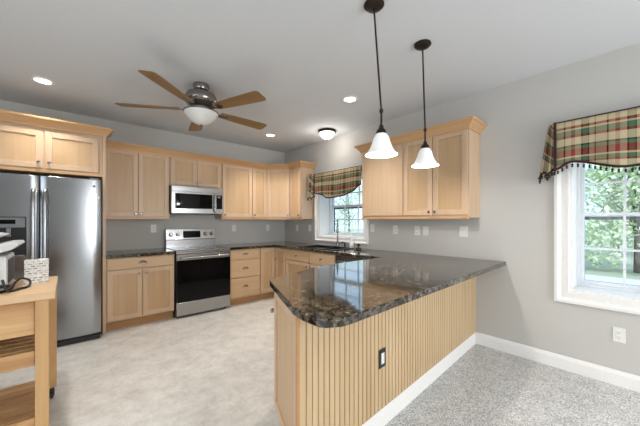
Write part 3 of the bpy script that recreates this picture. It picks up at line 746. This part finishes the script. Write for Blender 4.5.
# ------------------------------------------------------------------ outlets and switches
def wall_plate(loc, rz, label, kind='outlet', w=.072, dark=False, rocker=False, name='wall_outlet'):
    t = thing(name, label, 'outlet' if kind == 'outlet' else 'switch', loc, rz, 'white wall plates' if not dark else None)
    MB().box(-w/2, w/2, -.006, -.001, -.058, .058).build('plate', M['black_plastic'] if dark else M['white_plastic'], t, .0025)
    n = round(w/.048) if w > .1 else 1
    for k in range(n):
        cx = (k - (n-1)/2)*.046
        if rocker or kind == 'switch':
            MB().box(cx - .0165, cx + .0165, -.009, -.0065, -.034, .034).build('rocker', M['white_plastic'], t, .002)
        else:
            for cz in (-.02, .02):
                r_ = MB().cyl(.0165, 0, .0022, 20, T(cx, -.0062, cz) @ FRONT).build('receptacle', M['white_plastic'], t)
                q = MB()
                q.box(cx - .0075, cx - .0055, -.0089, -.0085, cz - .002, cz + .008); q.box(cx + .0055, cx + .0075, -.0089, -.0085, cz - .002, cz + .008); q.cyl(.0028, 0, .0004, 10, T(cx, -.0085, cz - .008) @ FRONT)
                q.build('slots', M['black_plastic'], r_)
    return t
wall_plate((-2.327, 0, 1.205), 0, 'white outlet left of the range above the short countertop')
wall_plate((-1.074, 0, 1.190), 0, 'white outlet just right of the range below broad door cabinet')
wall_plate((-.390, 0, 1.185), 0, 'white outlet in the back wall close to the room corner')
wall_plate((0, -.42, 1.185), RW, 'white outlet on the right wall nearest the room corner')
wall_plate((0, -.80, 1.190), RW, 'white switch plate just left of the sink window', 'switch', name='wall_switch')
wall_plate((0, -2.215, 1.215), RW, 'white switch plate against the right casing of sink window', 'switch', name='wall_switch')
wall_plate((0, -2.600, 1.200), RW, 'white outlet under the slab door of the large cabinet')
wall_plate((0, -2.918, 1.195), RW, 'white outlet left one of the close pair under the cabinet')
wall_plate((0, -3.030, 1.195), RW, 'white switch plate right one of the close pair under cabinet', 'switch', name='wall_switch')
wall_plate((0, -3.478, 1.200), RW, 'large white switch plate under the right end of the large cabinet', 'switch', w=.092, name='wall_switch')
wall_plate((0, -4.664, .416), RW, 'white outlet low on the wall under the dining window')
wall_plate((-1.794, -3.7085, .457), PA, 'black plate outlet with white rocker on the peninsula beadboard', dark=True, rocker=True)

# ------------------------------------------------------------------ valances
def cloth(name, parent, fn, nu, nv, mat=None, thick=.003):
    """fn(u,v) -> (x,y,z, s,t) ; s,t metres for the pattern"""
    bm = bmesh.new(); uvl = bm.loops.layers.uv.new('UVMap'); g = []; st = {}
    for i in range(nu + 1):
        row = []
        for j in range(nv + 1):
            x, y, z, s_, t_ = fn(i/nu, j/nv); v = bm.verts.new((x, y, z)); st[v] = (s_, t_); row.append(v)
        g.append(row)
    for i in range(nu):
        for j in range(nv):
            f = bm.faces.new((g[i][j], g[i+1][j], g[i+1][j+1], g[i][j+1])); f.smooth = True
            for l in f.loops: l[uvl].uv = st[l.vert]
    me = bpy.data.meshes.new(name); bm.to_mesh(me); bm.free(); me.materials.append(mat or M['plaid'])
    o = bpy.data.objects.new(name, me); COL.objects.link(o); o.parent = parent
    md = o.modifiers.new('thick', 'SOLIDIFY'); md.thickness = thick; md.offset = 0
    return o
def interp(tbl, u):
    for (a, va), (b, vb) in zip(tbl, tbl[1:]):
        if u <= b:
            t = (u - a)/(b - a); t = t*t*(3 - 2*t); return va + (vb - va)*t
    return tbl[-1][1]
def valance(label, ys, ye, ztop, bottom, xf=-.10, tassels=True, tail_w=.135, tail_drop=.445, right_tail=True, flare=.085):
    """swag between y=ys (left in the photo) and ye; bottom: table of (u, z)"""
    t = thing('valance', label, 'valance', (0, 0, 0), 0, 'plaid window valances')
    L = abs(ye - ys)
    rod = MB(); rod.box(-.075, -.045, min(ys, ye), max(ys, ye), ztop - .045, ztop - .005); rod.box(-.075, -.001, max(ys, ye) - .03, max(ys, ye), ztop - .045, ztop - .005); rod.box(-.075, -.001, min(ys, ye), min(ys, ye) + .03, ztop - .045, ztop - .005)
    rod.build('mounting_board', M['trim'], t)
    def fold(u, v): return .012*v*math.sin(u*23) + .02*v*math.sin(u*PI)
    def main(u, v):
        z = ztop + (interp(bottom, u) - ztop)*v
        return (xf - fold(u, v) , ys + (ye - ys)*u, z, u*L, (ztop - z) + .012*math.sin(u*9)*v)
    cloth('swag', t, main, 60, 14)
    edge = [main(i/80, 1)[:3] for i in range(81)]
    MB().tube(edge, .010, 8).build('braid', M['trim_braid'], t, smooth=True)
    MB().tube([main(i/20, 0)[:3] for i in range(21)], .006, 6).build('top_piping', M['trim_braid'], t, smooth=True)
    edges = [edge]
    for side in ((1, -1) if right_tail else (1,)):
        yb = ys if side == 1 else ye
        def tail(u, v, yb=yb, side=side):
            """cascade that leaves the front edge, flares out and returns to the wall"""
            w = tail_w*(.45 + .55*v); zb = ztop - tail_drop + .03*(1 - u) + .02*math.sin(u*12)
            z = ztop + .004 + (zb - ztop)*v
            x = xf - .012 + flare*u + .018*math.sin(u*14)*(.4 + v)
            return (x, yb + side*w*u, z, u*.30, (ztop - z) + .10*u)
        cloth('tail', t, tail, 28, 12)
        te = [tail(i/28, 1)[:3] for i in range(29)]; edges.append(te)
        MB().tube(te, .009, 8).build('braid', M['trim_braid'], t, smooth=True)
        MB().tube([tail(0, i/12)[:3] for i in range(13)], .009, 8).build('braid', M['trim_braid'], t, smooth=True)
    if tassels:
        proto = None
        for e in edges:
            acc = 0; nxt = .02
            for a, b in zip(e, e[1:]):
                a, b = Vector(a), Vector(b); d = (b - a).length
                while acc + d > nxt:
                    p = a + (b - a)*((nxt - acc)/d); nxt += .036
                    if proto is None:
                        mb = MB(); mb.tube([(0, 0, -.006), (0, 0, -.02)], .002, 5); mb.sphere(.0085, (0, 0, -.027), 8); mb.lathe([(.004, -.032), (.008, -.046), (0, -.046)], 8)
                        proto = mb.build('tassel', M['tassel'], t, smooth=True); o = proto
                    else:
                        o = proto.copy(); COL.objects.link(o); o.parent = t
                    o.location = p
                acc += d
    return t
valance('plaid valance with tassel fringe over the dining window at right', -4.285, -5.36, 2.165, [(0, 1.765), (.10, 1.815), (.40, 1.730), (.56, 1.755), (.80, 1.725), (.93, 1.815), (1, 1.765)])
valance('plaid valance with scalloped lower edge over the sink window', -1.05, -2.085, 2.115, [(0, 1.80), (.08, 1.775), (.36, 1.690), (.62, 1.70), (.85, 1.755), (1, 1.85)], tassels=False, tail_w=.05, tail_drop=.43, right_tail=False, flare=-.10)

# ------------------------------------------------------------------ ceiling fixtures
def point(name, parent, loc, power, r=.03, col=WARM):
    l = bpy.data.lights.new(name, 'POINT'); l.energy = power; l.color = col; l.shadow_soft_size = r
    o = bpy.data.objects.new(name, l); COL.objects.link(o); o.parent = parent; o.location = loc
    return o
def downlight(x, y, label, f=1.0):
    t = thing('recessed_light', label, 'ceiling light', (x, y, H), 0, 'recessed ceiling lights')
    MB().lathe([(.062, -.001), (.092, -.001), (.090, -.006), (.066, -.009), (.062, -.001)], 32).build('trim_ring', M['trim'], t, smooth=True)
    MB().lathe([(0, -.003), (.062, -.003), (.062, -.0015), (0, -.0015)], 32).build('lens', M['can_lens'], t)
    l = bpy.data.lights.new('downlight', 'SPOT'); l.energy = CAN_W*4*f; l.color = WARM; l.spot_size = R(110); l.spot_blend = 1.0; l.shadow_soft_size = .06
    o = bpy.data.objects.new('downlight', l); COL.objects.link(o); o.parent = t; o.location = (0, 0, -.03)
    return t
downlight(-3.459, -.936, 'round recessed ceiling light in front of the refrigerator', .5)
downlight(-.905, -2.616, 'round recessed ceiling light nearest the pendant lamps')
downlight(-.856, -.860, 'round recessed ceiling light nearest the room corner')
downlight(-3.46, -2.62, 'added recessed ceiling light out of view above the kitchen cart')  # added out of view to brighten the kitchen
downlight(-1.9, -5.9, 'added recessed ceiling light out of view over the carpeted dining side')  # this one and the next are added out of view as dining fill
downlight(-4.3, -5.6, 'added recessed ceiling light out of view far left of the dining side')
fl = thing('flush_light', 'lit white glass flush ceiling light above the sink window', 'ceiling light', (-.335, -1.62, H))
MB().lathe([(0, -.001), (.125, -.001), (.135, -.018), (.128, -.034), (.118, -.036), (0, -.036)], 32).build('pan', M['bronze'], fl, smooth=True)
MB().lathe([(.116, -.037), (.112, -.060), (.085, -.100), (.045, -.122), (0, -.128)], 32).build('glass_bowl', M['flush_glass'], fl, smooth=True)
MB().lathe([(0, -.126), (.010, -.128), (.012, -.138), (.006, -.150), (0, -.152)], 14).build('finial', M['bronze'], fl, smooth=True)
point('flush_bulb', fl, (0, 0, -.20), FLUSH_W, .08)

def pendant(x, y, sx_, sy_, zshade, label):
    """canopy at (x,y) on the ceiling, shade hanging at an offset (sx_,sy_)"""
    t = thing('pendant_lamp', label, 'pendant lamp', (x, y, H), 0, 'pendant lamps over the peninsula')
    MB().lathe([(0, -.001), (.062, -.001), (.064, -.010), (.050, -.024), (.016, -.030), (0, -.030)], 28).build('canopy', M['bronze'], t, smooth=True)
    zt = zshade + .165 - H
    a = Vector((0, 0, -.03)); b = Vector((sx_, sy_, zt + .12)); c = Vector((sx_, sy_, zt))
    MB().tube([a, a.lerp(b, .5), b], .006, 10).build('rod', M['bronze'], t, smooth=True)
    MB().sphere(.013, (b.x, b.y, b.z), 12, sz=1.4).build('swivel', M['bronze'], t, smooth=True)
    MB().tube([b, c], .0065, 10).build('rod', M['bronze'], t, smooth=True)
    MB().lathe([(0, .03), (.012, .03), (.016, .012), (.030, -.004), (.034, -.024), (.026, -.026), (0, -.026)], 20, T(*c)).build('socket', M['bronze'], t, smooth=True)
    prof = [(.028, -.020), (.036, -.028), (.048, -.050), (.057, -.080), (.069, -.112), (.086, -.140), (.101, -.155), (.099, -.156), (.083, -.141), (.065, -.112), (.053, -.080), (.044, -.050), (.032, -.030), (.026, -.022)]
    MB().lathe(prof, 36, T(*c)).build('glass_shade', M['shade_glass'], t, smooth=True)
    MB().sphere(.028, (0, 0, -.085), 14, T(*c)).build('bulb', M['flush_glass'], t, smooth=True)
    point('pendant_bulb', t, (c.x, c.y, c.z - .14), PEND_W, .03)
    return t
pendant(-1.833, -3.677, .035, -.03, 1.725, 'white bell glass pendant lamp on the left over the peninsula end')
pendant(-1.224, -3.668, .016, -.012, 1.735, 'white bell glass pendant lamp nearer the right wall cabinet')

fan = thing('ceiling_fan', 'five-blade ceiling fan with brown wooden blades and glass bowl light', 'ceiling fan', (-2.274, -1.86, H))
MB().lathe([(0, -.001), (.075, -.001), (.078, -.03), (.070, -.055), (.045, -.065), (0, -.065)], 32).build('canopy', M['fan_metal'], fan, smooth=True)
MB().lathe([(0, -.062), (.05, -.062), (.09, -.078), (.135, -.10), (.150, -.135), (.150, -.165), (.142, -.18), (.146, -.19), (.120, -.215), (.085, -.235), (.085, -.262), (.06, -.27), (0, -.27)], 40).build('motor_housing', M['fan_metal'], fan, smooth=True)
MB().lathe([(0, -.264), (.09, -.264), (.145, -.270), (.166, -.276), (.166, -.284), (.155, -.286), (0, -.280)], 40).build('light_ring', M['fan_metal'], fan, smooth=True)
MB().lathe([(.160, -.287), (.154, -.305), (.130, -.338), (.090, -.372), (.045, -.396), (0, -.402)], 40).build('glass_bowl', M['bowl_glass'], fan, smooth=True)
MB().lathe([(0, -.398), (.012, -.400), (.016, -.418), (.008, -.428), (.009, -.436), (0, -.442)], 16).build('finial', M['fan_metal'], fan, smooth=True)
bl_proto = None
for k in range(5):
    if bl_proto is None:
        n = 10; poly = []
        top = [(.20, .050), (.30, .058), (.45, .066), (.60, .072), (.70, .075), (.735, .074), (.750, .064), (.758, .048)]
        poly = [(x, -w) for x, w in top] + [(x, w) for x, w in reversed(top)]
        b_ = MB().prism(poly, -.004, .004, rot('X', -10)).build('blade', M['fan_blade'], fan, .002)
        ir = MB(); ir.prism([(.08, -.014), (.16, -.012), (.20, -.028), (.26, -.034), (.285, -.012), (.285, .012), (.26, .034), (.20, .028), (.16, .012), (.08, .014)], -.0105, -.0055, rot('X', -10))
        i_ = ir.build('blade_iron', M['fan_metal'], b_, .001)
        bl_proto = b_; o = b_
    else: o = copy_tree(bl_proto, fan)
    o.location = (0, 0, 2.432 - H); o.rotation_euler = (0, 0, R(4.6 + 72*k))

# ------------------------------------------------------------------ kitchen cart at the left edge
kc = thing('kitchen_cart', 'wooden rolling kitchen cart with butcher block top at left edge', 'cart', (0, 0, 0))
X0, X1, Y0, Y1 = -4.30, -3.335, -2.47, -1.84
MB().box(X0, X1, Y0, Y1, .855, .900).build('top', M['butcher'], kc, .003)
lx = (X0 + .06, X1 - .058); ly = (Y0 + .045, Y1 - .040)
for x0_ in lx:
    for y in ly:
        x = x0_ + (.022 if y == ly[1] else 0)
        lg = MB().box(x - .030, x + .030, y - .030, y + .030, .085, .8545).build('leg', M['pine_v'], kc, .003)
        cs = MB(); cs.box(x - .016, x + .016, y - .012, y + .012, .056, .0845); cs.box(x - .018, x - .012, y - .02, y + .02, .02, .06); cs.box(x + .012, x + .018, y - .02, y + .02, .02, .06)
        cs.cyl(.024, -.011, .011, 18, T(x, y, .0245) @ rot('Y', 90))
        cs.build('caster', M['wheel'], lg)
xa, xb = lx[0] + .031, lx[1] - .031
for y in ly:
    MB().box(xa, xb, y - .012, y + .012, .655, .85).build('apron', M['pine'], kc, .002)
for x in lx: MB().box(x - .012, x + .012, ly[0] + .031, ly[1] - .031, .655, .85).build('apron', M['pine'], kc, .002)
for z, nm in ((.54, 'shelf'), (.14, 'shelf')):
    s = MB(); n = 6; yy0, yy1 = ly[0] + .033, ly[1] - .033
    for k in range(n):
        a = yy0 + (yy1 - yy0)*k/n; b = yy0 + (yy1 - yy0)*(k + 1)/n
        s.box(xa - .04, xb + .04, a + .008, b - .008, z, z + .018)
    s.box(xa, xb, ly[0] - .012, ly[0] + .012, z - .07, z + .018); s.box(xa, xb, ly[1] - .012, ly[1] + .012, z - .03, z + .018)
    s.build(nm, M['pine'], kc, .002)

CZ = .9005
gr = thing('countertop_grill', 'silver countertop grill with a layered lid on the cart', 'grill', (-3.73, -2.19, CZ))
MB().box(-.20, .185, -.16, .16, .014, .215).build('body', M['silver'], gr, .012)
vs = MB()
for k in range(7): vs.box(.1855, .1885, -.12 + k*.035, -.105 + k*.035, .05, .19)
vs.build('side_vents', M['black_plastic'], gr)
MB().box(-.21, .20, -.175, -.161, .03, .05).build('front_rail', M['black_plastic'], gr, .003)
lidp = [(-.21, .220), (.13, .222), (.205, .250), (.235, .275), (.225, .292), (.18, .290), (.05, .262), (-.21, .252)]
MB().prism(lidp, -.17, .17, XZ).build('lower_lid', M['silver'], gr, .006)
lidq = [(-.21, .300), (.05, .302), (.14, .318), (.165, .335), (.13, .345), (-.02, .338), (-.21, .334)]
lo = MB().prism(lidq, -.15, .16, XZ).build('upper_lid', M['silver'], gr, .006)
MB().box(-.19, -.13, -.12, .12, .250, .302).build('hinge', M['black_plastic'], lo, .004)
for x in (-.15, .14):
    for y in (-.12, .12): MB().cyl(.016, 0, .0135, 12, T(x, y, 0)).build('foot', M['black_plastic'], gr)
cb = tag(MB().box(-3.495, -3.378, -2.105, -2.045, CZ, CZ + .158).build('printed_box', M['carton'], None, .002), 'small white carton covered in rows of grey print on the cart', 'box')
pts = [(-3.56, -2.375, .98), (-3.545, -2.40, .935), (-3.535, -2.36, .910), (-3.50, -2.30, .908), (-3.462, -2.24, .912), (-3.465, -2.17, .935), (-3.50, -2.15, .950), (-3.525, -2.19, .935), (-3.535, -2.27, .910), (-3.56, -2.33, .908), (-3.60, -2.40, .908)]
dense = []
for i in range(len(pts) - 1):
    p0, p1, p2, p3 = [Vector(pts[max(0, min(len(pts)-1, i+k))]) for k in (-1, 0, 1, 2)]
    for s_ in range(6):
        t_ = s_/6; dense.append(.5*((2*p1) + (p2-p0)*t_ + (2*p0-5*p1+4*p2-p3)*t_*t_ + (3*p1-p0-3*p2+p3)*t_**3))
tag(MB().tube(dense, .0065, 8).build('power_cord', M['cord'], None, smooth=True), 'black power cord coiled on the cart beside the silver grill', 'cord')
